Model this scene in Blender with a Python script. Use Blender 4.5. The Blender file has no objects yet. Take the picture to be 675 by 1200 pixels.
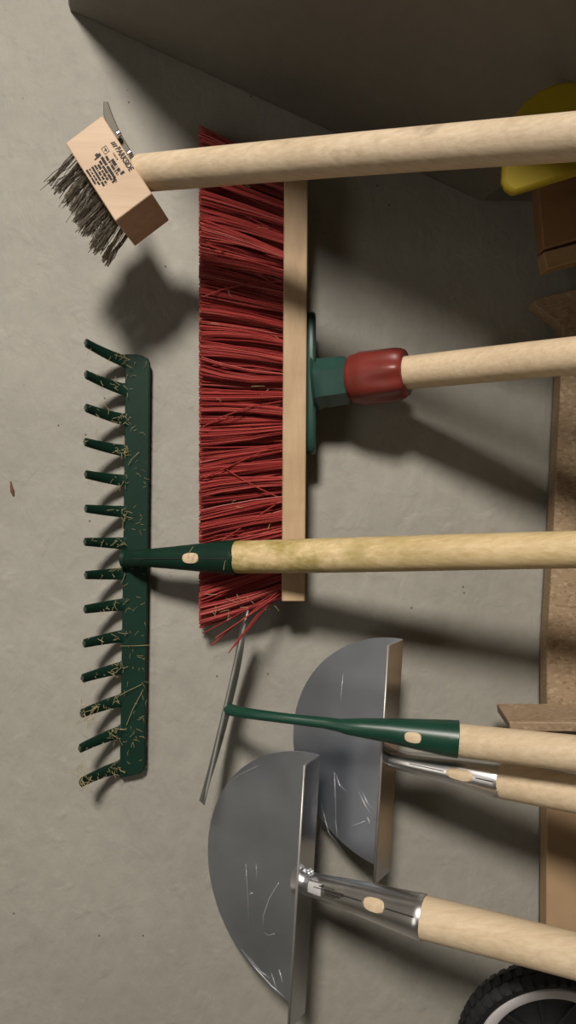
import bpy, bmesh, math, random
from mathutils import Vector, Matrix, noise
random.seed(7)
C = bpy.context.scene.collection
F = 866.0            # focal length in pixels of the 675 x 1200 frame
D = 0.70             # camera distance from the back wall
ZC = 1.02            # camera height
def P(px, py, d):
    """point seen at (px, py), standing d metres in front of the back wall (picture-right is down, picture-up is right)"""
    k = (D - d) / F
    return Vector(((600 - py) * k, -d, ZC + (337.5 - px) * k))
def S(d): return (D - d) / F     # metres per pixel at that distance

# ------------------------------------------------------------------ materials
def new_mat(name):
    m = bpy.data.materials.new(name); m.use_nodes = True
    nt = m.node_tree; b = nt.nodes['Principled BSDF']
    return m, nt, b
def node(nt, t, **kw):
    n = nt.nodes.new(t)
    for k, v in kw.items():
        if k in n.inputs.keys() if hasattr(n.inputs, 'keys') else False: n.inputs[k].default_value = v
        else: setattr(n, k, v)
    return n
def coords(nt, scale, rot=(0, 0, 0), loc=(0, 0, 0)):
    tc = nt.nodes.new('ShaderNodeTexCoord'); mp = nt.nodes.new('ShaderNodeMapping')
    mp.inputs['Scale'].default_value = scale; mp.inputs['Rotation'].default_value = rot; mp.inputs['Location'].default_value = loc
    nt.links.new(tc.outputs['Object'], mp.inputs['Vector'])
    return mp.outputs['Vector']
def noise_tex(nt, vec, scale, detail=4, rough=0.55, dist=0.0):
    n = nt.nodes.new('ShaderNodeTexNoise'); n.inputs['Scale'].default_value = scale
    n.inputs['Detail'].default_value = detail; n.inputs['Roughness'].default_value = rough; n.inputs['Distortion'].default_value = dist
    nt.links.new(vec, n.inputs['Vector']); return n.outputs['Fac']
def ramp(nt, fac, stops):
    r = nt.nodes.new('ShaderNodeValToRGB'); e = r.color_ramp.elements
    while len(e) < len(stops): e.new(0.5)
    for i, (p, c) in enumerate(stops):
        e[i].position = p; e[i].color = (*c, 1) if len(c) == 3 else c
    nt.links.new(fac, r.inputs['Fac']); return r.outputs['Color']
def mix(nt, fac, a, b, mode='MIX'):
    n = nt.nodes.new('ShaderNodeMix'); n.data_type = 'RGBA'; n.blend_type = mode
    if isinstance(fac, float): n.inputs[0].default_value = fac
    else: nt.links.new(fac, n.inputs[0])
    for i, v in ((6, a), (7, b)):
        if isinstance(v, tuple): n.inputs[i].default_value = (*v, 1)
        else: nt.links.new(v, n.inputs[i])
    return n.outputs[2]
def bump(nt, b, fac, strength, dist):
    n = nt.nodes.new('ShaderNodeBump'); n.inputs['Strength'].default_value = strength; n.inputs['Distance'].default_value = dist
    nt.links.new(fac, n.inputs['Height']); nt.links.new(n.outputs['Normal'], b.inputs['Normal'])
W = (1, 1, 1); K = (0, 0, 0)

def concrete(name, base, mottled=1.0, bumps=1.0, flecks=False):
    m, nt, b = new_mat(name); L = nt.links
    v = coords(nt, (1, 1, 1))
    big = noise_tex(nt, v, 5, 5, 0.6)
    fine = noise_tex(nt, v, 60, 5, 0.6)
    dk = tuple(c * (1 - .14 * mottled) for c in base); lt = tuple(c * (1 + .09 * mottled) for c in base)
    col = ramp(nt, big, [(0.3, dk), (0.7, lt)])
    f2 = ramp(nt, fine, [(0.35, (.93, .93, .93)), (0.7, (1.03, 1.03, 1.03))])
    col = mix(nt, 1.0, col, f2, 'MULTIPLY')
    # dark pin holes and flecks
    vo = nt.nodes.new('ShaderNodeTexVoronoi'); vo.inputs['Scale'].default_value = 17; vo.voronoi_dimensions = '2D'
    wv = coords(nt, (1, 1, 1), rot=(math.pi / 2, 0, 0), loc=(.31, .17, 0)); L.new(wv, vo.inputs['Vector'])
    sp = ramp(nt, vo.outputs['Distance'], [(0.006, W), (0.022, K)])
    gate = ramp(nt, noise_tex(nt, v, 7, 2), [(0.55, K), (0.57, W)])
    spg = mix(nt, 1.0, sp, gate, 'MULTIPLY')
    col = mix(nt, spg, col, tuple(c * .16 for c in base))
    if not flecks: spg.node.inputs[7].default_value = (0, 0, 0, 1); [nt.links.remove(l) for l in list(spg.node.inputs[7].links)]
    L.new(col, b.inputs['Base Color'])
    b.inputs['Roughness'].default_value = 0.62
    b.inputs['Specular IOR Level'].default_value = 0.35
    h1 = noise_tex(nt, coords(nt, (1, 1, 1.6)), 26, 5, 0.58, 0.4)
    # trowel blisters: sparse dents
    dents = ramp(nt, noise_tex(nt, v, 44, 2, 0.5), [(0.60, K), (0.74, W)])
    ad = nt.nodes.new('ShaderNodeMath'); ad.operation = 'MULTIPLY_ADD'; ad.inputs[1].default_value = 0.22
    L.new(dents, ad.inputs[0]); L.new(h1, ad.inputs[2])
    bump(nt, b, ad.outputs[0], 0.50 * bumps, 0.0042)
    return m

def wood(name, light, dark, rough=0.55, stain=None, stain_pos=0.62, grain=(150, 150, 4), bumpd=0.0006):
    m, nt, b = new_mat(name); L = nt.links
    v = coords(nt, grain)
    g = noise_tex(nt, v, 2.2, 6, 0.6, 0.3)
    col = ramp(nt, g, [(0.28, dark), (0.5, tuple((a + c) / 2 for a, c in zip(light, dark))), (0.72, light)])
    b2 = noise_tex(nt, coords(nt, (1, 1, .35)), 22, 3)
    col = mix(nt, 1.0, col, ramp(nt, b2, [(0.3, (.86, .84, .80)), (0.65, (1.05, 1.05, 1.05))]), 'MULTIPLY')
    if stain:
        s = noise_tex(nt, coords(nt, (1, 1, .4), loc=(.2, .7, .1)), 26, 4, 0.6)
        col = mix(nt, ramp(nt, s, [(stain_pos, K), (stain_pos + .13, (.8, .8, .8))]), col, stain)
    L.new(col, b.inputs['Base Color']); b.inputs['Roughness'].default_value = rough
    b.inputs['Specular IOR Level'].default_value = 0.3
    bump(nt, b, g, 0.35, bumpd)
    return m

def algae_wood(name):
    m = wood(name, (.73, .58, .345), (.55, .41, .20), stain=(.17, .13, .05), stain_pos=.62)
    nt = m.node_tree; b = nt.nodes['Principled BSDF']; L = nt.links
    src = b.inputs['Base Color'].links[0].from_socket
    tc = nt.nodes.new('ShaderNodeTexCoord'); sx = nt.nodes.new('ShaderNodeSeparateXYZ')
    L.new(tc.outputs['Object'], sx.inputs[0])
    mr = nt.nodes.new('ShaderNodeMapRange'); mr.inputs['From Min'].default_value = ZC - .16; mr.inputs['From Max'].default_value = ZC + .02
    L.new(sx.outputs['Z'], mr.inputs['Value'])
    n = noise_tex(nt, coords(nt, (1, 1, .6)), 60, 5, .65)
    mu = nt.nodes.new('ShaderNodeMath'); mu.operation = 'MULTIPLY'
    L.new(mr.outputs[0], mu.inputs[0]); L.new(ramp(nt, n, [(.38, K), (.62, W)]), mu.inputs[1])
    col = mix(nt, mu.outputs[0], src, (.27, .22, .045))
    L.new(col, b.inputs['Base Color'])
    return m

def plain(name, col, rough=0.4, metal=0.0, var=0.12, scale=40, spec=0.5, dirt=None, dirt_at=.66, dirt_scale=60):
    m, nt, b = new_mat(name); L = nt.links
    v = coords(nt, (1, 1, 1)); n = noise_tex(nt, v, scale, 4)
    c = ramp(nt, n, [(.3, tuple(x * (1 - var) for x in col)), (.7, tuple(min(1, x * (1 + var)) for x in col))])
    if dirt:
        dn = noise_tex(nt, coords(nt, (1, 1, 1), loc=(.4, .1, .6)), dirt_scale, 4, .65)
        c = mix(nt, ramp(nt, dn, [(dirt_at, K), (dirt_at + .06, (.85, .85, .85))]), c, dirt)
    L.new(c, b.inputs['Base Color']); b.inputs['Roughness'].default_value = rough
    b.inputs['Metallic'].default_value = metal; b.inputs['Specular IOR Level'].default_value = spec
    return m

def steel(name, col, rough, scratches=True, brush=(3, 3, 3)):
    m, nt, b = new_mat(name); L = nt.links
    n = noise_tex(nt, coords(nt, brush), 14, 5, .6)
    c = ramp(nt, n, [(.3, tuple(x * .95 for x in col)), (.7, tuple(x * 1.04 for x in col))])
    r = ramp(nt, n, [(.3, (rough * .92,) * 3), (.7, (min(1, rough * 1.08),) * 3)])
    if scratches:
        s1 = noise_tex(nt, coords(nt, (26, 60, 5), rot=(.2, .5, 0)), 3.2, 4, .5, .4)
        s2 = noise_tex(nt, coords(nt, (1, 1, 1)), 9, 2)
        line = ramp(nt, s1, [(.492, K), (.5, W), (.508, K)])
        mask = ramp(nt, s2, [(.56, K), (.66, W)])
        c = mix(nt, mix(nt, 1.0, line, mask, 'MULTIPLY'), c, (.85, .85, .85))
    L.new(c, b.inputs['Base Color']); L.new(r, b.inputs['Roughness'])
    b.inputs['Metallic'].default_value = 1.0
    return m

def chipboard(name, base, dark, light, scale=1.0):
    m, nt, b = new_mat(name); L = nt.links
    vo = nt.nodes.new('ShaderNodeTexVoronoi'); vo.inputs['Scale'].default_value = 620 * scale
    L.new(coords(nt, (1, 1, .45), rot=(.3, .5, .4)), vo.inputs['Vector'])
    sep = nt.nodes.new('ShaderNodeSeparateColor'); L.new(vo.outputs['Color'], sep.inputs[0])
    c = ramp(nt, sep.outputs[0], [(0.0, dark), (.25, base), (.75, base), (1.0, light)])
    n = noise_tex(nt, coords(nt, (1, 1, 1)), 14, 4)
    c = mix(nt, 1.0, c, ramp(nt, n, [(.3, (.85, .84, .82)), (.7, (1.06, 1.06, 1.06))]), 'MULTIPLY')
    L.new(c, b.inputs['Base Color']); b.inputs['Roughness'].default_value = .75
    bump(nt, b, sep.outputs[1], .3, .0006)
    return m

M = {}
M['wall'] = concrete('painted_concrete', (.325, .312, .272), flecks=True)
M['slab'] = concrete('bare_concrete', (.20, .185, .155), .6, .25)
M['room'] = concrete('room_plaster', (.52, .49, .43), .6, .3)
M['floor'] = concrete('floor_screed', (.36, .33, .28))
M['handle'] = wood('pale_handle_wood', (.76, .62, .44), (.61, .475, .31))
M['handle_knotty'] = wood('knotty_handle_wood', (.67, .55, .40), (.52, .41, .275), stain=(.20, .15, .095), stain_pos=.60)
M['handle_algae'] = algae_wood('mossy_handle_wood')
M['beech'] = wood('beech_block', (.62, .465, .335), (.54, .395, .27), grain=(90, 90, 6))
M['broomwood'] = wood('broom_block_wood', (.52, .375, .235), (.42, .29, .17), grain=(10, 80, 60), stain=(.27, .18, .10), stain_pos=.68)
M['green'] = plain('green_paint', (.0045, .024, .0145), .55, spec=.18, dirt=(.10, .085, .035), dirt_at=.68, dirt_scale=70)
M['green_clean'] = plain('clean_green_paint', (.008, .050, .031), .36)
M['green_plastic'] = plain('green_plastic', (.020, .062, .050), .42)
M['red_plastic'] = plain('red_plastic', (.17, .024, .017), .40)
M['ink'] = plain('printing_ink', (.018, .014, .012), .7)
M['steel'] = steel('galvanised_steel', (.56, .595, .66), .42, False, (1, 1, 1))
M['tread'] = steel('bright_tread_steel', (.60, .60, .61), .20, False, (1, 1, 1))
M['steel_hoe'] = steel('worn_steel', (.30, .33, .31), .42)
M['chrome'] = steel('bright_steel', (.78, .78, .79), .30, False)
M['chip'] = chipboard('chipboard', (.35, .25, .155), (.24, .165, .095), (.45, .345, .225))
M['cardboard'] = plain('brown_board', (.44, .30, .175), .8, var=.06, scale=25, spec=.2)
M['brown'] = wood('dark_board', (.30, .17, .085), (.24, .13, .06), grain=(30, 30, 4))
M['pale_board'] = wood('pale_board', (.42, .27, .14), (.34, .21, .10), grain=(30, 30, 4))
M['yellow'] = plain('yellow_plastic', (.38, .28, .008), .6, var=.1, scale=30)
M['rubber'] = plain('tyre_rubber', (.012, .012, .013), .62, var=.3)
M['rim'] = plain('rim_white', (.62, .60, .60), .4, var=.05)
M['hub'] = plain('wheel_disc', (.016, .017, .019), .5)
M['hay'] = plain('dry_grass', (.36, .29, .14), .8, var=.4, scale=90)
M['scraper'] = plain('tarnished_steel', (.062, .054, .032), .5, .2)
M['edge_glint'] = plain('painted_edge_glint', (.40, .40, .39), .4, .6)  # light caught along steel edges, painted as a paler colour
M['scratch'] = plain('bright_scratch', (.55, .55, .56), .35, .5)
M['splinter'] = plain('splinter_wood', (.13, .055, .028), .7)
M['fleck'] = plain('dark_fleck', (.03, .026, .02), .8)
def bristle_mat(name, stops, rough, metal):
    m, nt, b = new_mat(name)
    g = nt.nodes.new('ShaderNodeNewGeometry')
    nt.links.new(ramp(nt, g.outputs['Random Per Island'], stops), b.inputs['Base Color'])
    b.inputs['Roughness'].default_value = rough; b.inputs['Metallic'].default_value = metal
    return m
M['bristle'] = bristle_mat('red_bristle', [(0, (.18, .014, .014)), (.5, (.33, .042, .037)), (.9, (.42, .072, .062)), (1, (.46, .16, .14))], .42, 0)
M['wire'] = bristle_mat('steel_wire', [(0, (.19, .165, .13)), (.6, (.38, .345, .285)), (1, (.88, .86, .82))], .30, .85)

# ------------------------------------------------------------------ mesh helpers
def thing(name, label, cat, base, group=None):
    o = bpy.data.objects.new(name, None); C.objects.link(o); o.location = base; o.empty_display_size = .05
    o['label'] = label; o['category'] = cat
    if group: o['group'] = group
    return o
def origin(o):
    while o.parent: o = o.parent
    return Vector(o.location)
def obj(name, bm, mat, parent=None, smooth=True, bevel=0, angle=40, label=None, kind=None, subsurf=0, seg=2):
    bmesh.ops.recalc_face_normals(bm, faces=bm.faces)
    if parent:
        bmesh.ops.translate(bm, verts=bm.verts, vec=-origin(parent))
    me = bpy.data.meshes.new(name); bm.to_mesh(me); bm.free()
    o = bpy.data.objects.new(name, me); C.objects.link(o)
    me.materials.append(mat)
    if parent: o.parent = parent
    if bevel:
        md = o.modifiers.new('bevel', 'BEVEL'); md.width = bevel; md.segments = seg; md.limit_method = 'ANGLE'; md.angle_limit = math.radians(35)
    if subsurf:
        md = o.modifiers.new('sub', 'SUBSURF'); md.levels = subsurf; md.render_levels = subsurf
    if smooth:
        for p in me.polygons: p.use_smooth = True
        if angle < 180:
            me.set_sharp_from_angle(angle=math.radians(angle))
    if label: o['label'] = label
    if kind: o['kind'] = kind
    return o
def merge(o, bm, mat):
    """add surface marks (seams, scratches) to the mesh they lie on, as its second material"""
    bmesh.ops.translate(bm, verts=bm.verts, vec=-origin(o))
    tm = bpy.data.meshes.new('marks'); bm.to_mesh(tm); bm.free()
    me = o.data; b2 = bmesh.new(); b2.from_mesh(me)
    me.materials.append(mat); idx = len(me.materials) - 1
    n0 = len(b2.faces); b2.from_mesh(tm); b2.faces.ensure_lookup_table()
    for f in b2.faces[n0:]: f.material_index = idx; f.smooth = True
    b2.to_mesh(me); b2.free(); bpy.data.meshes.remove(tm)
def frame(t, ref=Vector((0, -1, 0))):
    t = t.normalized(); n = ref - t * ref.dot(t)
    if n.length < 1e-5: n = Vector((1, 0, 0)) - t * t.x
    n.normalize(); return n, t.cross(n)
def tube(bm, pts, radii, seg=16, cap=True, mod=None, ref=Vector((0, -1, 0)), squash=1.0):
    """swept tube; mod(i, theta) multiplies the radius; squash narrows along ref"""
    rings = []
    n = len(pts)
    for i, p in enumerate(pts):
        t = (pts[min(i + 1, n - 1)] - pts[max(i - 1, 0)])
        a, b = frame(t, ref)
        r = radii[i] if isinstance(radii, (list, tuple)) else radii
        ring = []
        for k in range(seg):
            th = 2 * math.pi * k / seg
            rr = r * (mod(i, th) if mod else 1)
            ring.append(bm.verts.new(p + a * (math.cos(th) * rr * squash) + b * (math.sin(th) * rr)))
        rings.append(ring)
    for i in range(n - 1):
        for k in range(seg):
            bm.faces.new((rings[i][k], rings[i][(k + 1) % seg], rings[i + 1][(k + 1) % seg], rings[i + 1][k]))
    if cap:
        bm.faces.new(rings[0][::-1]); bm.faces.new(rings[-1])
    return rings
def prism(bm, poly, off):
    """closed polygon (3-D points) pushed along off (a vector, or one vector per point)"""
    offs = off if isinstance(off, list) else [off] * len(poly)
    a = [bm.verts.new(p) for p in poly]; b = [bm.verts.new(p + o) for p, o in zip(poly, offs)]
    n = len(poly)
    bm.faces.new(a); bm.faces.new(b[::-1])
    for i in range(n): bm.faces.new((a[i], b[i], b[(i + 1) % n], a[(i + 1) % n]))
def lerp(a, b, t): return a + (b - a) * t
def patch(bm, p0, p1, r0, r1, s0, s1, th0, halfth, lift=.0006, ref=Vector((0, -1, 0)), n=14, rings=6):
    """oval raised patch on a tapered tube between p0 and p1: length share s0..s1, centred at angle th0"""
    a, b = frame(p1 - p0, ref)
    def sp(s, th, l):
        c = lerp(p0, p1, s); r = lerp(r0, r1, s) + l
        return c + (a * math.cos(th) + b * math.sin(th)) * r
    cs = (s0 + s1) / 2; hs = (s1 - s0) / 2
    cen = bm.verts.new(sp(cs, th0, lift)); prev = None
    for j in range(1, rings + 1):
        q = j / rings; ring = []
        for k in range(n):
            f = 2 * math.pi * k / n
            cx, cy = math.cos(f), math.sin(f)
            e = .72                                    # superellipse: a slot with round ends
            x = math.copysign(abs(cx) ** e, cx) * q; y = math.copysign(abs(cy) ** e, cy) * q
            ring.append(bm.verts.new(sp(cs + hs * x, th0 + halfth * y, lift if j < rings else -.0008)))
        for k in range(n):
            if prev: bm.faces.new((prev[k], prev[(k + 1) % n], ring[(k + 1) % n], ring[k]))
            else: bm.faces.new((cen, ring[k], ring[(k + 1) % n]))
        prev = ring

def to_floor(a, b):
    """the handle line a-b carried on down to the floor"""
    t = (a.z - .002) / (a.z - b.z); return a + (b - a) * t
def handle(root, a, b, r, mat, seed, r_end=None, name='handle', chamfer=True):
    e = to_floor(a, b); n = 40
    rnd = random.Random(seed); ph = rnd.random() * 6
    pts, rad = [], []
    for i in range(n + 1):
        t = (i / n) ** 1.15
        p = lerp(a, e, t)
        p = p + Vector((math.sin(t * 7 + ph), 0, 0)) * .0010 * min(1, t * 6)
        pts.append(p); rad.append(r * (1 + .012 * math.sin(t * 19 + ph)))
    tip = (pts[1] - pts[0]).normalized()
    if chamfer:
        pts.insert(0, a - tip * .0006); rad.insert(0, r * .9); pts.insert(0, a - tip * .0014); rad.insert(0, r * .72)
    pts[-1].z = .003 + 0
    bm = bmesh.new(); tube(bm, pts, rad, 28)
    return obj(name, bm, mat, root), e

# ------------------------------------------------------------------ setting
def struct(name, bm, mat):
    o = obj(name, bm, mat, None, smooth=False); o['kind'] = 'structure'; return o
def boxbm(x0, x1, y0, y1, z0, z1):
    bm = bmesh.new()
    prism(bm, [Vector((x0, y0, z0)), Vector((x1, y0, z0)), Vector((x1, y1, z0)), Vector((x0, y1, z0))], Vector((0, 0, z1 - z0)))
    return bm
RX0, RX1, RY, RZ = -1.7, 3.0, -3.6, 2.35
struct('wall_back', boxbm(RX0 - .1, RX1 + .1, 0, .1, 0, RZ), M['wall'])
struct('floor', boxbm(RX0 - .1, RX1 + .1, RY - .1, .1, -.1, 0), M['floor'])
struct('ceiling', boxbm(RX0 - .1, RX1 + .1, RY - .1, .1, RZ, RZ + .1), M['room'])
struct('wall_front', boxbm(RX0 - .1, RX1 + .1, RY - .1, RY, 0, RZ), M['room'])
struct('wall_left', boxbm(RX0 - .1, RX0, RY, 0, 0, RZ), M['room'])
# sloping concrete cheek on the right (its wall line runs down and inwards, its top edge comes forward)
c0 = P(80, 13, 0); c1 = P(392, 158, 0)
ld = (c1 - c0).normalized()
kink = P(562, 237, 0)
SD = .40
e = Vector((0, -1, -.32)) * SD
wl = [c0, kink, Vector((kink.x, 0, 0))]
fl = [c0 + e, kink + e, Vector((kink.x, -SD, 0))]
bm = bmesh.new()
ring = [[bm.verts.new(p) for p in row] for row in (wl, fl, [Vector((1.2, p.y, p.z)) for p in fl], [Vector((1.2, p.y, p.z)) for p in wl])]
for i in range(4):
    j = (i + 1) % 4
    for k in range(2): bm.faces.new((ring[i][k], ring[i][k + 1], ring[j][k + 1], ring[j][k]))
for k in (0, 2): bm.faces.new([ring[i][k] for i in range(4)])
o = struct('wall_right', bm, M['slab'])
md = o.modifiers.new('bevel', 'BEVEL'); md.width = .004; md.segments = 2

# ------------------------------------------------------------------ weeding brush
A, B, Cc, Dd = P(119.5, 135, .125), P(76.5, 167.5, .125), P(133, 260, .125), P(180, 226, .125)
Cc = B + (Dd - A) * .5 + (Cc - B) * .5; Dd = A + (Cc - B)
Fb = P(156.5, 289.5, .083); th = Fb - P(133, 260, .125)
ha, hb = P(166, 203, .106), P(675, 160, .252)
he = to_floor(ha, hb)
root = thing('weeding_brush', 'weeding brush with a printed beech block, steel wire bristles and the topmost knotty handle', 'brush', he)
bm = bmesh.new(); prism(bm, [A, B, Cc, Dd], th)
block = obj('brush_block', bm, M['beech'], root, bevel=.0009)
handle(root, ha, hb, .0140, M['handle_knotty'], 3)
ex = (Dd - A); ey = (B - A); nz = ex.cross(ey).normalized()
if nz.y > 0: nz = -nz
# steel wires leaving the block's long lower side
bm = bmesh.new(); rnd = random.Random(5)
wdir = (P(105, 297, .112) - P(133, 260, .112)) * .9
for r in range(3):
    for c in range(11):
        u = (c + .5) / 11 * .93 + .03
        v = (r + .5) / 3 * .8 + .1
        base = B + ex * u + th * v
        lean = Vector((rnd.gauss(0, .0018), rnd.gauss(0, .002), rnd.gauss(0, .0018)))
        for k in range(15):
            b0 = base + ex.normalized() * rnd.gauss(0, .0011) + th.normalized() * rnd.gauss(0, .0011) - wdir * .05
            L = rnd.uniform(.86, 1.06)
            tip = base + wdir * L + lean + Vector((rnd.gauss(0, .0012), rnd.gauss(0, .0018), rnd.gauss(0, .0012))) + th * (v - .45) * .35
            kink = Vector((rnd.gauss(0, .0008), rnd.gauss(0, .0008), rnd.gauss(0, .0008)))
            pts = [b0, lerp(b0, tip, .35) + kink, lerp(b0, tip, .7) - kink, tip]
            tube(bm, pts, .00034, 4)
for s in range(10):
    u = rnd.random(); b0 = B + ex * u * .4 + th * rnd.random()
    tip = b0 + wdir * 1.0 + Vector((rnd.gauss(0, .006), 0, rnd.gauss(.003, .005)))
    tube(bm, [b0, lerp(b0, tip, .5) + Vector((rnd.gauss(0, .002), 0, rnd.gauss(0, .002))), tip], .00022, 4)
obj('wire_bristles', bm, M['wire'], root, kind='stuff')
# hooked scraper on the far side of the block, with its screw
bm = bmesh.new()
s0 = [P(121, 119, .10), P(126, 119, .10), P(131, 133, .10), P(140, 154, .099), P(157, 183, .098), P(151, 186, .098), P(128, 156, .099), P(121, 133, .10)]
prism(bm, s0, Vector((.0005, .0022, 0)))
obj('scraper_blade', bm, M['scraper'], root, bevel=.0004)
for (px, py) in ((139, 157), (152, 180)):
    bm = bmesh.new(); c = P(px, py, .104); ax = -ey.normalized()
    tube(bm, [c - ax * .001, c + ax * .0012, c + ax * .0020], [.0028, .0026, .0012], 12)
    obj('screw', bm, M['chrome'], root)
# printing on the block
def on_block(u, v, l=.00022): return A + ex * u + ey * v + nz * l
EX = ex.normalized(); EY = -(ey - EX * ey.dot(EX)).normalized()
mw = Matrix((( EX.x, EY.x, nz.x, 0), (EX.y, EY.y, nz.y, 0), (EX.z, EY.z, nz.z, 0), (0, 0, 0, 1)))
def text_mesh(body, size, width=None, bold=0.0):
    cu = bpy.data.curves.new('t', 'FONT'); cu.body = body; cu.size = size; cu.offset = bold; cu.resolution_u = 3
    to = bpy.data.objects.new('t', cu); C.objects.link(to)
    dg = bpy.context.evaluated_depsgraph_get(); dg.update()
    me = bpy.data.meshes.new_from_object(to.evaluated_get(dg))
    bpy.data.objects.remove(to); bpy.data.curves.remove(cu)
    bm = bmesh.new(); bm.from_mesh(me); bpy.data.meshes.remove(me)
    if width:
        xs = [v.co.x for v in bm.verts]; k = width / (max(xs) - min(xs)); x0 = min(xs)
        for v in bm.verts: v.co.x = (v.co.x - x0) * k
    return bm
bm = text_mesh('PARKSIDE', .0062, ex.length * .29, .00020)
m4 = Matrix.Translation(on_block(.378, .155)) @ mw
bmesh.ops.transform(bm, matrix=m4, verts=bm.verts)
def bar(bm, u0, u1, v0, v1, sl=0):
    vs = [bm.verts.new(on_block(*p)) for p in ((u0, v0), (u0 + sl, v1), (u1 + sl, v1), (u1, v0))]
    bm.faces.new(vs)
for k in range(3):                                       # the three slanted strokes before the word
    bar(bm, .293 + k * .022, .293 + k * .022 + .014, .17, .07, .018)
obj('printed_name', bm, M['ink'], block, smooth=False)
bm = bmesh.new(); rnd = random.Random(11)
def micro(u0, u1, v, h, dens=.82):
    u = u0
    while u < u1:
        w = rnd.uniform(.006, .013)
        if rnd.random() < dens: bar(bm, u, min(u + w * .8, u1), v + h * rnd.uniform(.45, .6), v - h * rnd.uniform(.45, .6))
        u += w
micro(.445, .545, .335, .07, .97); micro(.56, .60, .335, .07, .97); micro(.615, .645, .30, .10, .95)
micro(.40, .50, .235, .03, .5); micro(.38, .62, .41, .05); micro(.36, .63, .50, .06, .95); micro(.62, .67, .52, .06)
micro(.38, .66, .58, .05); micro(.39, .60, .65, .05); micro(.385, .63, .72, .045); micro(.38, .625, .79, .045)
micro(.37, .60, .86, .04); micro(.37, .555, .925, .04)
bar(bm, .295, .345, .60, .53); bar(bm, .31, .345, .53, .48); bar(bm, .33, .345, .66, .60)      # factory pictogram
for (u0, u1, v0, v1) in ((.285, .36, .41, .40), (.285, .36, .29, .28), (.285, .29, .41, .28), (.355, .36, .41, .28), (.30, .345, .345, .325), (.32, .328, .38, .31)):
    bar(bm, u0, u1, v0, v1)
obj('printed_text', bm, M['ink'], block, smooth=False)

# ------------------------------------------------------------------ push broom
ba, bb = P(462, 438.5, .062), P(675, 417.5, .158)
root = thing('push_broom', 'wide red-bristled push broom with a pale wood block and red screw collar', 'broom', to_floor(ba, bb))
bm = bmesh.new()
front = [P(333, 187, .056), P(361, 187, .056), P(357.5, 705, .056), P(330, 705, .056)]
prism(bm, front, Vector((0, .043, 0)))
bblock = obj('broom_block', bm, M['broomwood'], root, bevel=.0012)
# bristles, set in tufts that fan out from the block
bm = bmesh.new(); rnd = random.Random(21)
def fila(b0, tip, r, sag):
    pts = [b0, lerp(b0, tip, .4) + sag, lerp(b0, tip, .75) + sag * .8, tip]
    tube(bm, pts, [r, r, r, r * .9], 4)
cols, rows = 25, 5
for r in range(rows):
    for c in range(cols):
        by = 196 + (700 - 196) * (c + .5 + (.25 if r % 2 else -.25)) / cols
        bd = .019 + .032 * r / (rows - 1)
        w = (by - 196) / 504
        ty0 = 150 + 585 * w + rnd.gauss(0, 5)
        td0 = .008 + .029 * r / (rows - 1) + rnd.gauss(0, .002)
        td0 = min(max(td0, .006), .038)
        cr = rnd.gauss(0, .0012)
        cnt = rnd.randint(24, 31)
        for k in range(cnt):
            a = rnd.uniform(0, 6.28); q = math.sqrt(rnd.random())
            b0 = P(337, by + math.cos(a) * q * 4.5, bd + math.sin(a) * q * .0026)
            spread = rnd.gauss(0, 1)
            wy = ty0 + math.cos(a) * q * 8.5 + rnd.gauss(0, 1.6)
            if rnd.random() < .035: wy += rnd.gauss(0, 20)
            tip = P(234.5 + rnd.uniform(-1.6, 2.2), wy, min(max(td0 + math.sin(a) * q * .005 + rnd.gauss(0, .0015), .005), .0405))
            sag = Vector((rnd.gauss(0, .0005) + cr, rnd.gauss(0, .0004), rnd.gauss(0, .0003)))
            fila(b0, tip, rnd.uniform(.00052, .00082), sag)
for (x0, y0, x1, y1) in ((331, 690, 248, 756), (322, 700, 274, 758), (318, 701, 268, 765), (331, 694, 252, 748), (331, 520, 240, 560), (331, 585, 262, 548), (332, 300, 240, 262),
                         (330, 690, 238, 742), (331, 470, 238, 500), (330, 330, 238, 348)):
    a, b = P(x0, y0, .049), P(x1, y1, .088 if y1 > 745 else .045)
    fila(a, b, .0006, Vector((rnd.gauss(0, .002), -.001, rnd.gauss(0, .001))))
obj('bristles', bm, M['bristle'], root, kind='stuff')
# green bracket: oval foot plate + hex neck, red collar
bm = bmesh.new()
foot_pts = []
for k in range(40):
    f = 2 * math.pi * k / 40; cx, cy = math.cos(f), math.sin(f)
    y = 449 + math.copysign(abs(cx) ** .7, cx) * 84; dd = .034 + math.copysign(abs(cy) ** .7, cy) * .019
    foot_pts.append(P(359, y, dd))
prism(bm, foot_pts, Vector((0, 0, -.0085)))
obj('foot_plate', bm, M['green_plastic'], root, bevel=.003, seg=3)
bm = bmesh.new()
na, nb = P(369, 450, .040), P(424, 443.5, .048)
pts, rad = [], []
for t, r in ((0, 34), (.05, 30), (.14, 28), (.22, 27.5), (.26, 28), (.6, 27), (.70, 26.5), (.72, 24), (1, 24)):
    pts.append(lerp(na, nb, t)); rad.append(r * S(.045))
def hexa(i, th):
    f = 1.04 * math.cos(math.pi / 6) / math.cos(((th + .35) % (math.pi / 3)) - math.pi / 6)
    return (1, .5 + .5 * f, f, f, f, f, f, 1, 1)[i]
tube(bm, pts, rad, 72, mod=hexa)
obj('socket_neck', bm, M['green_plastic'], root, angle=28)
bm = bmesh.new()
ca, cb = P(412, 445, .047), P(477, 437.5, .069)
pts, rad = [], []
prof = ((0, 26), (.02, 28.5), (.10, 29.5), (.12, 29.5), (.2, 31.5), (.35, 31.3), (.5, 31), (.65, 30.8), (.8, 30.4), (.9, 29), (.97, 27), (1, 24.5), (.99, 21))
for t, r in prof: pts.append(lerp(ca, cb, t)); rad.append(r * S(.058))
amp = [0, 0, 0, 0, .006, .014, .026, .038, .046, .05, .05, .045, 0]
rings = []
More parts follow.
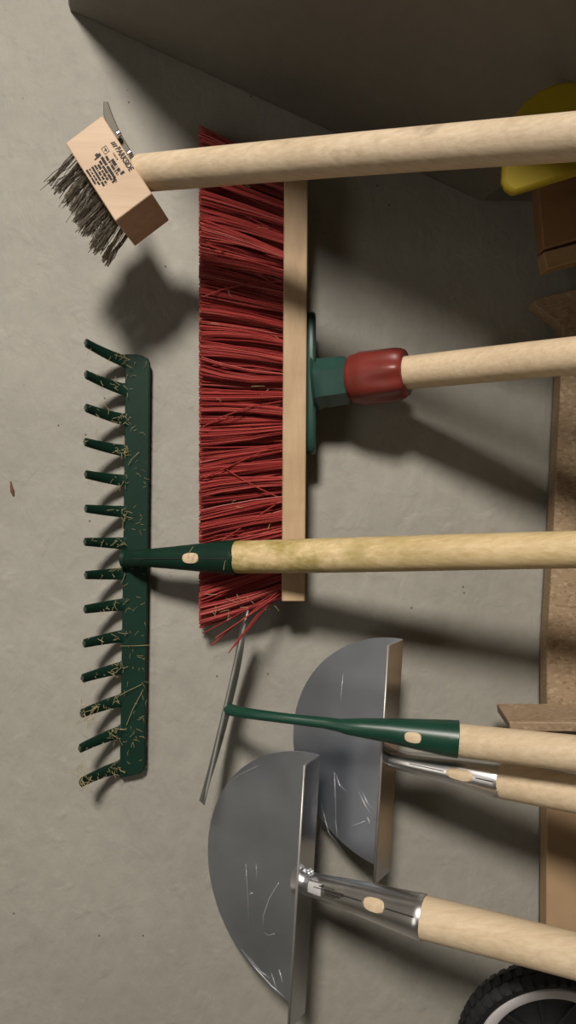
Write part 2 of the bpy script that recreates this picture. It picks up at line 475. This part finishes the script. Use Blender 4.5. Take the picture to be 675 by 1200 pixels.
for i, (p, r) in enumerate(zip(pts, rad)):
    a_, b_ = frame(cb - ca)
    rings.append([bm.verts.new(p + (a_ * math.cos(2 * math.pi * k / 64) + b_ * math.sin(2 * math.pi * k / 64)) * r * (1 + amp[i] * math.cos(8 * 2 * math.pi * k / 64 + .6))) for k in range(64)])
for i in range(len(rings) - 1):
    for k in range(64): bm.faces.new((rings[i][k], rings[i][(k + 1) % 64], rings[i + 1][(k + 1) % 64], rings[i + 1][k]))
bm.faces.new(rings[0][::-1]); bm.faces.new(rings[-1])
obj('screw_collar', bm, M['red_plastic'], root, angle=60)
handle(root, ba, bb, .0140, M['handle'], 8)
# pale straw bits caught between the bristles
bm = bmesh.new(); rnd = random.Random(3)
for k in range(26):
    x = rnd.uniform(250, 329); y = rnd.choice([rnd.uniform(215, 620), rnd.uniform(215, 620), rnd.uniform(692, 730)]); a = P(x, y, .047)
    an = rnd.uniform(0, 3.14); l = rnd.uniform(.004, .012)
    b = a + Vector((math.cos(an), 0, math.sin(an))) * l
    tube(bm, [a, lerp(a, b, .5) + Vector((rnd.gauss(0, .0008), -.001, rnd.gauss(0, .0008))), b], .00022, 4)
obj('caught_straw', bm, M['hay'], root, kind='stuff')

# ------------------------------------------------------------------ garden rake
ra, rb = P(272, 653, .0635), P(675, 645.5, .152)
root = thing('garden_rake', 'green steel garden rake with fourteen teeth, bits of dry grass and a mossy handle', 'rake', to_floor(ra, rb))
bd = .012
bm = bmesh.new()
# bar with rounded outer corners, a hair thicker than sheet steel
poly = [(147, 415)]
poly += [(160, 415), (168, 417), (173, 420), (175.5, 425)]
poly += [(173, 660), (169.5, 897), (168, 903), (163, 907), (154, 909), (140, 912)]
poly += [(144, 660)]
prism(bm, [P(x, y, bd) for x, y in poly], Vector((0, .0045, 0)))
obj('rake_bar', bm, M['green'], root, bevel=.0008)
tips = [(101, 402), (101, 439), (101, 478), (100, 518), (101, 556), (101, 596), (100, 635), (101, 674), (100, 714), (99, 754), (97, 795), (96, 836), (94, 877), (95, 917)]
bases = [(150, 425), (150, 458), (150, 493), (150, 529), (150, 564), (150, 600), (149, 637), (148, 672), (147, 708), (146, 745), (145, 782), (144, 820), (143, 857), (142, 898)]
rnd = random.Random(2)
for i, (t, b) in enumerate(zip(tips, bases)):
    bm = bmesh.new()
    w0, w1 = 14.5, 9.5
    b3, t3 = P(b[0], b[1], bd - .0022), P(t[0], t[1], bd + .029)
    side = (P(b[0], b[1] + 10, bd) - P(b[0], b[1] - 10, bd)).normalized()
    n = 9; rings = []
    for k in range(n + 1):
        q = k / n
        # teeth leave the bar flat, then curve forward
        px = lerp(b[0], t[0], q)
        c_ = (q - q * q) * (6 if i < 6 else -6 if i > 7 else 0) * abs(i - 6.5) / 6.5
        py = lerp(b[1], t[1], q) + c_
        dd = lerp(bd - .0022, bd + .029, q ** 1.4)
        cen = P(px, py, dd)
        w = lerp(w0, w1, q) * S(dd) * .5 * (1.35 if k == 0 else 1)
        hgt = lerp(.0026, .0032, q)
        up = (Vector((0, -1, 0)) * lerp(1, .8, q) + Vector((0, 0, -1)) * lerp(0, .6, q)).normalized()
        rings.append([bm.verts.new(cen + side * sx * w + up * su * hgt) for sx, su in ((-1, -.5), (-1, .5), (-.6, 1), (.6, 1), (1, .5), (1, -.5), (.6, -1), (-.6, -1))])
    for k in range(n):
        for j in range(8): bm.faces.new((rings[k][j], rings[k][(j + 1) % 8], rings[k + 1][(j + 1) % 8], rings[k + 1][j]))
    bm.faces.new(rings[0][::-1]); bm.faces.new(rings[-1])
    tooth = obj('tooth', bm, M['green'], root, angle=50)
    bm = bmesh.new()                                  # the bare, worn steel end of the tooth
    ax = (rings and (t3 - P(lerp(b[0], t[0], .85), lerp(b[1], t[1], .85), bd + .024))).normalized()
    a_, b_ = frame(ax)
    c = t3 + ax * .0004
    wv = w1 * S(bd + .03) * .5
    vs = [bm.verts.new(c + side * wv * .62 * math.cos(k * math.pi / 5) + side.cross(ax) * .0026 * math.sin(k * math.pi / 5)) for k in range(10)]
    prism_off = ax * .0007
    bm.free(); bm = bmesh.new()
    prism(bm, [c + side * wv * .62 * math.cos(k * math.pi / 5) + side.cross(ax) * .0020 * math.sin(k * math.pi / 5) for k in range(10)], ax * .0006)
    obj('worn_tip', bm, M['steel_hoe'], tooth)
# tapered socket
s0, s1 = P(166, 654, .0400), P(277, 653, .0640)
bm = bmesh.new()
pts = [P(146, 655, .0150), P(153, 655, .0175), P(160, 654.5, .030)] + [lerp(s0, s1, t) for t in (.1, .3, .55, .8, .97, 1.0, 1.0)]
rp = [12, 11, 10, 11, 13, 15.6, 18.4, 20.4, 20.6, 19.3]
tube(bm, pts, [r * S(.05) for r in rp], 32, mod=lambda i, th: 1)
sock = obj('socket', bm, M['green'], root)
bm = bmesh.new(); patch(bm, s0, s1, 10.6 * S(.05), 20.6 * S(.05), .485, .67, -.02, .42, .0007)
obj('wood_insert', bm, M['handle'], sock, label='pale wood showing through the socket slot')
bm = bmesh.new()
fr = frame(s1 - s0)
for (t0, t1) in ((-.05, .47), (.69, 1.0)):
    prev = None
    for k in range(9):
        t = lerp(t0, t1, k / 8); r = lerp(10.6, 20.6, t) * S(.05) + .00025
        row = [bm.verts.new(lerp(s0, s1, t) + (fr[0] * math.cos(a) + fr[1] * math.sin(a)) * r) for a in (-.04, .02)]
        if prev: bm.faces.new((prev[0], prev[1], row[1], row[0]))
        prev = row
merge(sock, bm, M['ink'])
handle(root, ra, rb, .01415, M['handle_algae'], 15)
# dry grass
bm = bmesh.new(); rnd = random.Random(31)
def straw(p, ang, l, r=.0002, curl=.0006, lift=.0002):
    d0 = Vector((math.cos(ang), -rnd.uniform(0, .25), math.sin(ang)))
    b = p + d0 * l
    m = lerp(p, b, .5) + Vector((rnd.gauss(0, curl), -abs(rnd.gauss(0, curl)) - lift, rnd.gauss(0, curl)))
    tube(bm, [p, lerp(lerp(p, m, .6), m, .3), m, lerp(m, b, .6), b], r, 4)
for k in range(80):                                   # on the bar
    x = rnd.uniform(148, 172); y = rnd.choice([rnd.uniform(420, 640), rnd.uniform(650, 903), rnd.uniform(700, 903)])
    straw(P(x, y, bd + .0006), rnd.uniform(0, 6.28), rnd.uniform(.002, .007), .00014)
for i, (t, b) in enumerate(zip(tips, bases)):         # round the roots and along the teeth
    heavy = i >= 10 or i in (2, 3, 6)
    for k in range(20 if heavy else 12):
        q = rnd.uniform(.0, .3) if rnd.random() < .65 else rnd.uniform(.3, 1)
        dd = lerp(bd, bd + .029, q ** 1.4) + .003
        straw(P(lerp(b[0], t[0], q) + rnd.gauss(0, 2), lerp(b[1], t[1], q) + rnd.gauss(0, 4), dd), rnd.uniform(0, 6.28), rnd.uniform(.002, .008), .00019)
for (x, y) in ((99, 836), (104, 845), (96, 912), (98, 908)):
    for k in range(8): straw(P(x + rnd.gauss(0, 3), y + rnd.gauss(0, 4), bd + .032), rnd.uniform(0, 6.28), rnd.uniform(.006, .014), .00018, .0015)
for (x0, y0, x1, y1) in ((176, 756, 141, 757), (131, 430, 122, 445), (148, 850, 168, 808), (140, 815, 166, 802), (150, 545, 163, 530), (149, 600, 143, 622), (220, 655, 226, 641), (268, 650, 262, 668)):
    dd = bd + .003 if x0 < 200 else .076
    a, b = P(x0, y0, dd), P(x1, y1, dd)
    tube(bm, [a, lerp(a, b, .5) + Vector((0, -.0015, .001)), b], .00022, 4)
obj('dry_grass', bm, M['hay'], root, kind='stuff')

# ------------------------------------------------------------------ hoe
ha, hb = P(533, 867, .118), P(675, 883, .163)
root = thing('draw_hoe', 'green draw hoe with swan neck, its thin blade turned edge-on to the wall', 'hoe', to_floor(ha, hb))
bm = bmesh.new()
N = 14; fr_, bk_ = [], []
for k in range(N + 1):
    t = k / N
    x = lerp(290.5, 239, t) - 3.0 * math.sin(math.pi * t) * .2; y = lerp(716, 942, t)
    fr_.append(P(x, y, .066))
    m = 1 - abs(2 * t - 1) ** 3
    bk_.append(lerp(P(x - 3, y, .060), P(lerp(289, 245, t) + 4.0, lerp(735, 915, t), .018), .25 + .75 * m))
vf = [bm.verts.new(p) for p in fr_]; vb = [bm.verts.new(p) for p in bk_]
md_ = [bm.verts.new(lerp(a, b, .5) + Vector((0, 0, .0035))) for a, b in zip(fr_, bk_)]
for k in range(N):
    bm.faces.new((vf[k], vf[k + 1], md_[k + 1], md_[k])); bm.faces.new((md_[k], md_[k + 1], vb[k + 1], vb[k]))
o = obj('blade', bm, M['steel_hoe'], root, label='worn steel blade seen edge-on')
bm = bmesh.new(); tube(bm, fr_, [.0002] + [.00045] * (N - 1) + [.0002], 6); merge(o, bm, M['edge_glint'])  # painted glint along the blade's front edge
md = o.modifiers.new('solid', 'SOLIDIFY'); md.thickness = .0018; md.offset = 0
bm = bmesh.new()
k_ = S(.09)
path = [(268, 831.0, .064, 6.8), (271, 832, .067, 6.8), (280, 834.5, .074, 6.4), (305, 838, .085, 6.0), (345, 843, .092, 6.0), (380, 847, .098, 6.6), (398, 850, .102, 7.6), (407, 851.5, .104, 9.2), (425, 853, .106, 11.2),
        (455, 856, .109, 14), (490, 860.5, .113, 17.6), (525, 865, .117, 21), (537, 866.5, .1185, 21.8), (538.5, 866.6, .1187, 21), (537, 866.5, .1185, 20)]
tube(bm, [P(x, y, d) for x, y, d, r in path], [r * S(d) for x, y, d, r in path], 32)
sock = obj('socket', bm, M['green_clean'], root)
p0, p1 = P(455, 856, .109), P(525, 865, .117)
bm = bmesh.new(); patch(bm, p0, p1, 14 * S(.109), 21 * S(.117), .26, .57, .0, .42, .0007)
obj('wood_insert', bm, M['handle'], sock, label='pale wood showing through the socket slot')
handle(root, ha, hb, .0130, M['handle'], 23)

# ------------------------------------------------------------------ half-moon edgers
def edger(name, label, f0, f1, fd, tilt, neck, sock_pts, hand, hr, seed, extra, scr=(), fold=.03):
    h0, h1 = hand
    root = thing(name, label, 'edger', to_floor(h0, h1), None)
    a, b = P(*f0, fd), P(*f1, fd)
    t = (b - a).normalized(); R = (b - a).length / 2; c = (a + b) / 2
    v = Vector((0, math.sin(tilt), math.cos(tilt))); v = (v - t * v.dot(t)).normalized()
    RV = R * 1.06
    n = t.cross(v).normalized()
    if n.y > 0: n = -n
    bm = bmesh.new(); poly = []
    for k in range(49):
        f = math.pi * k / 48
        poly.append(c - t * R * math.cos(f) + v * RV * math.sin(f))
    prism(bm, poly, -n * .0022)
    blade = obj('blade', bm, M['steel'], root)
    # folded tread along the straight edge
    bm = bmesh.new(); wf = .0215
    fd_ = n * math.cos(fold) + v * math.sin(fold)
    pf = [a, a + fd_ * wf + t * .003, b + fd_ * wf + t * .004, b]
    prism(bm, pf, -v * .0022)
    tr = obj('tread', bm, M['tread'], root)
    bm = bmesh.new(); tube(bm, [pf[1] - v * .0011, pf[2] - v * .0011], .0012, 8); merge(tr, bm, M['edge_glint'])  # glint on the tread's free edge, painted as a bright strip
    bm = bmesh.new()
    tube(bm, [P(x, y, d) for x, y, d, r in sock_pts], [r * S(d) for x, y, d, r in sock_pts], 36)
    sk = obj('socket', bm, M['chrome'], root)
    (x, y, d, r), (x2, y2, d2, r2) = neck
    bm = bmesh.new(); tube(bm, [P(x, y, d), P(x2, y2, d2)], [r * S(d), r2 * S(d2)], 24)
    obj('weld_ring', bm, M['chrome'], sk, bevel=.0006)
    i0, i1, s0, s1, th = extra
    q0, q1 = sock_pts[i0], sock_pts[i1]
    p0, p1 = P(*q0[:3]), P(*q1[:3])
    bm = bmesh.new(); patch(bm, p0, p1, q0[3] * S(q0[2]), q1[3] * S(q1[2]), s0, s1, th, .42, .0007)
    obj('wood_insert', bm, M['handle'], sk, label='pale wood showing through the socket slot')
    fr = frame(p1 - p0); bm = bmesh.new()
    for t0, t1 in ((.02, s0 - .01), (s1 + .01, 1.02)):
        prev = None
        for k in range(9):
            q = lerp(t0, t1, k / 8); rr = lerp(q0[3] * S(q0[2]), q1[3] * S(q1[2]), q) + .00035
            row = [bm.verts.new(lerp(p0, p1, q) + (fr[0] * math.cos(a) + fr[1] * math.sin(a)) * rr) for a in (th - .03, th + .03)]
            if prev: bm.faces.new((prev[0], prev[1], row[1], row[0]))
            prev = row
    merge(sk, bm, M['ink'])
    # bright scratches in the plate
    cam_o = Vector((0, -D, ZC)); bm = bmesh.new()
    def on_plate(px, py):
        r = P(px, py, 0) - cam_o; k = (a - cam_o).dot(n) / r.dot(n); return cam_o + r * k + n * .0003
    for line in scr:
        w = line[0] * .0003
        pts = [on_plate(*p) for p in line[1:]]
        tube(bm, pts, [w * (.4 if i in (0, len(pts) - 1) else 1) for i in range(len(pts))], 6, ref=n, squash=.5)
    merge(blade, bm, M['scratch'])
    handle(root, h0, h1, hr, M['handle'], seed)
    return root, sk, p0, p1, q0, q1

sp = [(456, 888, .073, 10), (462, 889.5, .076, 10.5), (480, 893, .082, 12.2), (540, 904, .097, 17.5), (578, 912.5, .106, 21), (585, 914, .1075, 21.5), (586, 914.2, .1076, 20.6)]
edger('half_moon_edger', 'half-moon lawn edger behind the hoe, steel plate beside the chipboard', (470, 749), (454, 1020), .070, math.radians(35),
      ((452, 887, .0705, 13), (460, 889, .075, 12.5)), sp, (P(583, 913.5, .1072), P(675, 931, .138)), .0141, 41, (2, 4, .45, .80, -.15),
      [(1, (402, 790), (400, 812), (399, 832)), (1, (392, 905), (393, 935), (394, 972)), (.9, (394, 908), (398, 920), (405, 927)), (1.1, (421, 928), (428, 944), (437, 957)), (.9, (425, 928), (430, 940), (438, 950)),
       (2.2, (430, 957), (433, 963), (431, 969)), (1, (409, 970), (418, 966), (428, 962)), (.8, (393, 960), (395, 975), (394, 985)), (.7, (376, 940), (385, 975), (405, 1000))], .10)
sp = [(352, 1032, .078, 13), (362, 1035.5, .083, 13), (372, 1038.5, .090, 13.5), (420, 1052, .110, 18.4), (470, 1067, .131, 23), (492, 1073.5, .140, 25), (496, 1074.7, .1415, 25.2), (497, 1075, .1418, 24)]
eroot, sk, p0, p1, q0, q1 = edger('half_moon_edger', 'half-moon lawn edger nearest the tyre, lowest in the photo, with printed steel socket', (373, 885), (355, 1185), .076, math.radians(35),
      ((351, 1033.5, .0765, 19), (358, 1034.5, .080, 18)), sp, (P(494, 1074.3, .141), P(675, 1120.5, .185)), .0152, 47, (2, 5, .53, .745, -.42),
      [(1.1, (327, 1034), (316, 1052), (309, 1072), (308, 1090)), (.9, (308, 1092), (315, 1096), (322, 1094)), (.7, (288, 1012), (290, 1040), (292, 1090)), (.9, (294, 1044), (292, 1048), (297, 1046)),
       (1.3, (283, 1112), (300, 1135), (318, 1155), (333, 1168)), (1, (291, 1120), (305, 1138), (316, 1146)), (1.5, (327, 1136), (330, 1146), (331, 1152)), (1, (318, 1140), (322, 1152), (325, 1160)),
       (.7, (262, 925), (280, 908), (303, 897)), (.6, (300, 1012), (301, 1024), (300, 1032))])
# a bead of weld and the print on the near edger's socket
bm = bmesh.new(); wp = [P(361, 1021, .090), P(363, 1020.5, .090), P(365, 1022, .092), P(362, 1023.5, .092)]
for p in wp:
    bmesh.ops.create_icosphere(bm, subdivisions=2, radius=.0022, matrix=Matrix.Translation(p))
obj('weld_bead', bm, M['chrome'], sk)
bm = bmesh.new(); rnd = random.Random(6); fr = frame(p1 - p0)
def onsock(s, th, l=.0003):
    r = lerp(q0[3] * S(q0[2]), q1[3] * S(q1[2]), s) + l
    return lerp(p0, p1, s) + (fr[0] * math.cos(th) + fr[1] * math.sin(th)) * r
sgn = 1 if fr[1].x > 0 else -1
def sbar(s0, s1, t0, t1): bm.faces.new([bm.verts.new(onsock(s, sgn * t)) for s, t in ((s0, t0), (s1, t0), (s1, t1), (s0, t1))])
for th_, L, h in ((.62, .10, .030), (.50, .20, .030), (.37, .20, .05), (.22, .17, .05), (.10, .12, .03)):
    s = .14
    while s < .14 + L:
        w = rnd.uniform(.006, .014); sbar(s, s + w * .75, th_ - h, th_ + h); s += w
sbar(.075, .125, .56, .66); sbar(.10, .125, .66, .74)
obj('printed_text', bm, M['ink'], sk, smooth=False)
bm = bmesh.new()
fr0 = onsock(0, 0)
prev = None
for k in range(7):
    s = lerp(-.04, .10, k / 6)
    row = [bm.verts.new(onsock(s, sgn * lerp(-.15, .75, j / 8), .0002)) for j in range(9)]
    if prev:
        for j in range(8): bm.faces.new((prev[j], prev[j + 1], row[j + 1], row[j]))
    prev = row
obj('worn_patch', bm, plain('scuffed_label', (.48, .48, .48), .6), sk)

# ------------------------------------------------------------------ boards along the foot of the wall
def board(name, label, cat, pix, d, thick, mat, down=True, bevel=.0012, parts=None):
    """a standing board: front outline in pixels at distance d, carried down to the floor"""
    pts = [P(x, y, d) for x, y in pix]
    if down:
        a, b = pts[0].copy(), pts[-1].copy(); a.z = 0; b.z = 0
        pts = [a] + pts + [b]
    bm = bmesh.new(); prism(bm, pts, Vector((0, thick, 0)))
    o = obj(name, bm, mat, None, bevel=bevel); o['label'] = label; o['category'] = cat
    return o
board('chipboard_sheet', 'large speckled chipboard sheet with a cut corner, behind the rake handle', 'board', [(760, 330), (675, 338), (625, 351), (627, 358), (660, 382), (657, 450), (650, 600), (641, 760), (641, 848), (760, 848)], .030, .019, M['chip'])
board('brown_panel', 'smooth brown panel leaning at the wall between the two edger handles', 'board', [(760, 942), (641, 942), (640, 1100), (760, 1100)], .028, .018, M['cardboard'])
# a chipboard strip standing end-on to the wall
bm = bmesh.new()
f = [P(597, 846, .088), P(760, 850, .088), P(760, 864, .088), P(598, 857.5, .088)]
bot = [Vector((p.x, p.y, 0)) for p in (f[1], f[2])]
prism(bm, [f[0], f[3], bot[1], bot[0]], [Vector((.002, .052, -.004))] * 4)
o = obj('chipboard_strip', bm, M['chip'], None, bevel=.0012); o['label'] = 'narrow chipboard strip with crumbling edge just above the hoe handle'; o['category'] = 'board'
board('dark_plank', 'dark brown plank below the yellow sheet, above a paler batten', 'board', [(760, 204), (675, 202), (630, 208), (637, 292), (675, 281), (760, 262)], .075, .018, M['brown'])
board('pale_batten', 'paler wooden batten under the dark brown plank', 'board', [(760, 267), (675, 285), (637, 295), (641, 316), (675, 306), (760, 286)], .072, .018, M['pale_board'])
# yellow sheet with a rounded shoulder and a folded lower corner
yo = []
for k in range(13):
    f = math.radians(90 + 90 * k / 12)
    yo.append((675 + 83 * math.cos(f), 178 + -85 * math.sin(f)))
yo = [(760, 94)] + yo + [(590, 190), (589, 212), (593, 220), (602, 227), (675, 204), (760, 178)]
board('yellow_sheet', 'yellow plastic sheet with rounded shoulder, half hidden by the brush handle', 'sheet', yo, .171, .008, M['yellow'], bevel=.003)

# ------------------------------------------------------------------ small wheel, bottom right
wc = P(637, 1210, .075)
root = thing('wheel', 'small black knobbly tyre on a white-edged rim, bottom corner of the photo', 'wheel', wc - Vector((0, 0, .082)))
Rw = 100 * S(.075)
ax = Vector((-math.sin(math.radians(17)), -math.cos(math.radians(17)), 0))     # axle almost square to the wall
ux = Vector((0, 0, 1)); uy = ax.cross(ux).normalized()
def wp_(ang, r, h): return wc + (ux * math.cos(ang) + uy * math.sin(ang)) * r + ax * h
def lathe(bm, prof, seg=96):
    rings = [[bm.verts.new(wp_(2 * math.pi * k / seg, r * Rw, h * Rw)) for k in range(seg)] for r, h in prof]
    for i in range(len(rings) - 1):
        for k in range(seg): bm.faces.new((rings[i][k], rings[i][(k + 1) % seg], rings[i + 1][(k + 1) % seg], rings[i + 1][k]))
bm = bmesh.new()
lathe(bm, [(.77, .02), (.79, .10), (.82, .13), (.87, .14), (.93, .12), (.965, .07), (.975, 0), (.965, -.07), (.93, -.14), (.87, -.17), (.80, -.155), (.74, -.10)])
tyre = obj('tyre', bm, M['rubber'], root)
bm = bmesh.new()
for k in range(46):
    for h0, h1, off in ((-.16, -.06, .5), (-.05, .05, 0), (.06, .16, .5)):
        a0 = 2 * math.pi * (k + off) / 46; a1 = a0 + 2 * math.pi / 46 * .6
        ro = 1.0 if h0 == -.05 else .985; ri = .95 if h0 == -.05 else .90
        r0o = lambda h: ro - (.06 if abs(h) > .15 else 0)
        vv = [wp_(a0, Rw * r0o(h0), Rw * h0), wp_(a1, Rw * r0o(h0), Rw * h0), wp_(a1, Rw * r0o(h1), Rw * h1), wp_(a0, Rw * r0o(h1), Rw * h1)]
        cen = sum((v for v in vv), Vector()) / 4
        prism(bm, vv, [(wc - v).normalized() * Rw * .06 for v in vv])
obj('tread_blocks', bm, M['rubber'], tyre, smooth=False)
bm = bmesh.new(); lathe(bm, [(.65, .05), (.655, .115), (.67, .125), (.765, .125), (.78, .12), (.785, .10), (.80, .04), (.78, -.08), (.70, -.10), (.65, -.1), (.65, .05)])
obj('rim', bm, M['rim'], root, label='white ring of the rim')
bm = bmesh.new(); lathe(bm, [(.0, .07), (.15, .07), (.17, .05), (.5, .02), (.66, .05), (.66, -.07), (.0, -.07)])
disc = obj('wheel_disc', bm, M['hub'], root)
for k in range(8):
    bm = bmesh.new(); a = 2 * math.pi * k / 8 + .2
    prism(bm, [wp_(a - .10, .16 * Rw, .05 * Rw), wp_(a + .10, .16 * Rw, .05 * Rw), wp_(a + .05, .62 * Rw, .03 * Rw), wp_(a - .05, .62 * Rw, .03 * Rw)], ax * Rw * .03)
    obj('spoke', bm, M['hub'], disc, bevel=.0006)

# ------------------------------------------------------------------ bits on the wall
bm = bmesh.new(); tube(bm, [P(12.5, 564, .0002), P(13.2, 570, .0008), P(14.5, 576, .001), P(16, 581, .0004)], [.0005, .0012, .0018, .0008], 10)
o = obj('splinter', bm, M['splinter'], None); o['label'] = 'small brown splinter stuck to the grey wall left of the rake'; o['category'] = 'splinter'

# ------------------------------------------------------------------ light, camera
corner = P(80, 13, 0)
h = 2.7
def area(name, loc, target, size, power, col, spread=180):
    l = bpy.data.lights.new(name, 'AREA'); l.shape = 'DISK'; l.size = size; l.energy = power; l.color = col; l.spread = math.radians(spread)
    o = bpy.data.objects.new(name, l); C.objects.link(o); o.location = loc
    o.rotation_euler = (Vector(target) - Vector(loc)).to_track_quat('-Z', 'Y').to_euler()
    return o
KEY = corner + Vector((.53 * h, -h, .06 * h))
area('cellar_lamp', KEY, P(90, 560, 0), 0.55, 12.7, (1, .925, .84), 58)
area('ceiling_fill', (-.30, -1.45, RZ - .02), (-.2, -.4, 0), 1.2, 7.4, (1, .93, .83))  # unseen fill light, added to lift the shadows and fade downwards
w = bpy.data.worlds.new('world'); bpy.context.scene.world = w; w.use_nodes = True
w.node_tree.nodes['Background'].inputs[0].default_value = (1, .93, .82, 1)
w.node_tree.nodes['Background'].inputs[1].default_value = .075
cam = bpy.data.cameras.new('camera'); co = bpy.data.objects.new('camera', cam); C.objects.link(co)
co.location = (0, -D, ZC)
co.matrix_world = Matrix(((0, 1, 0, 0), (0, 0, -1, -D), (-1, 0, 0, ZC), (0, 0, 0, 1)))
cam.sensor_fit = 'VERTICAL'; cam.sensor_height = 36; cam.sensor_width = 36 * 675 / 1200; cam.lens = F / 1200 * 36
cam.clip_start = .01
sc = bpy.context.scene; sc.camera = co
sc.view_settings.view_transform = 'Standard'; sc.view_settings.look = 'None'; sc.view_settings.exposure = 0; sc.view_settings.gamma = 1
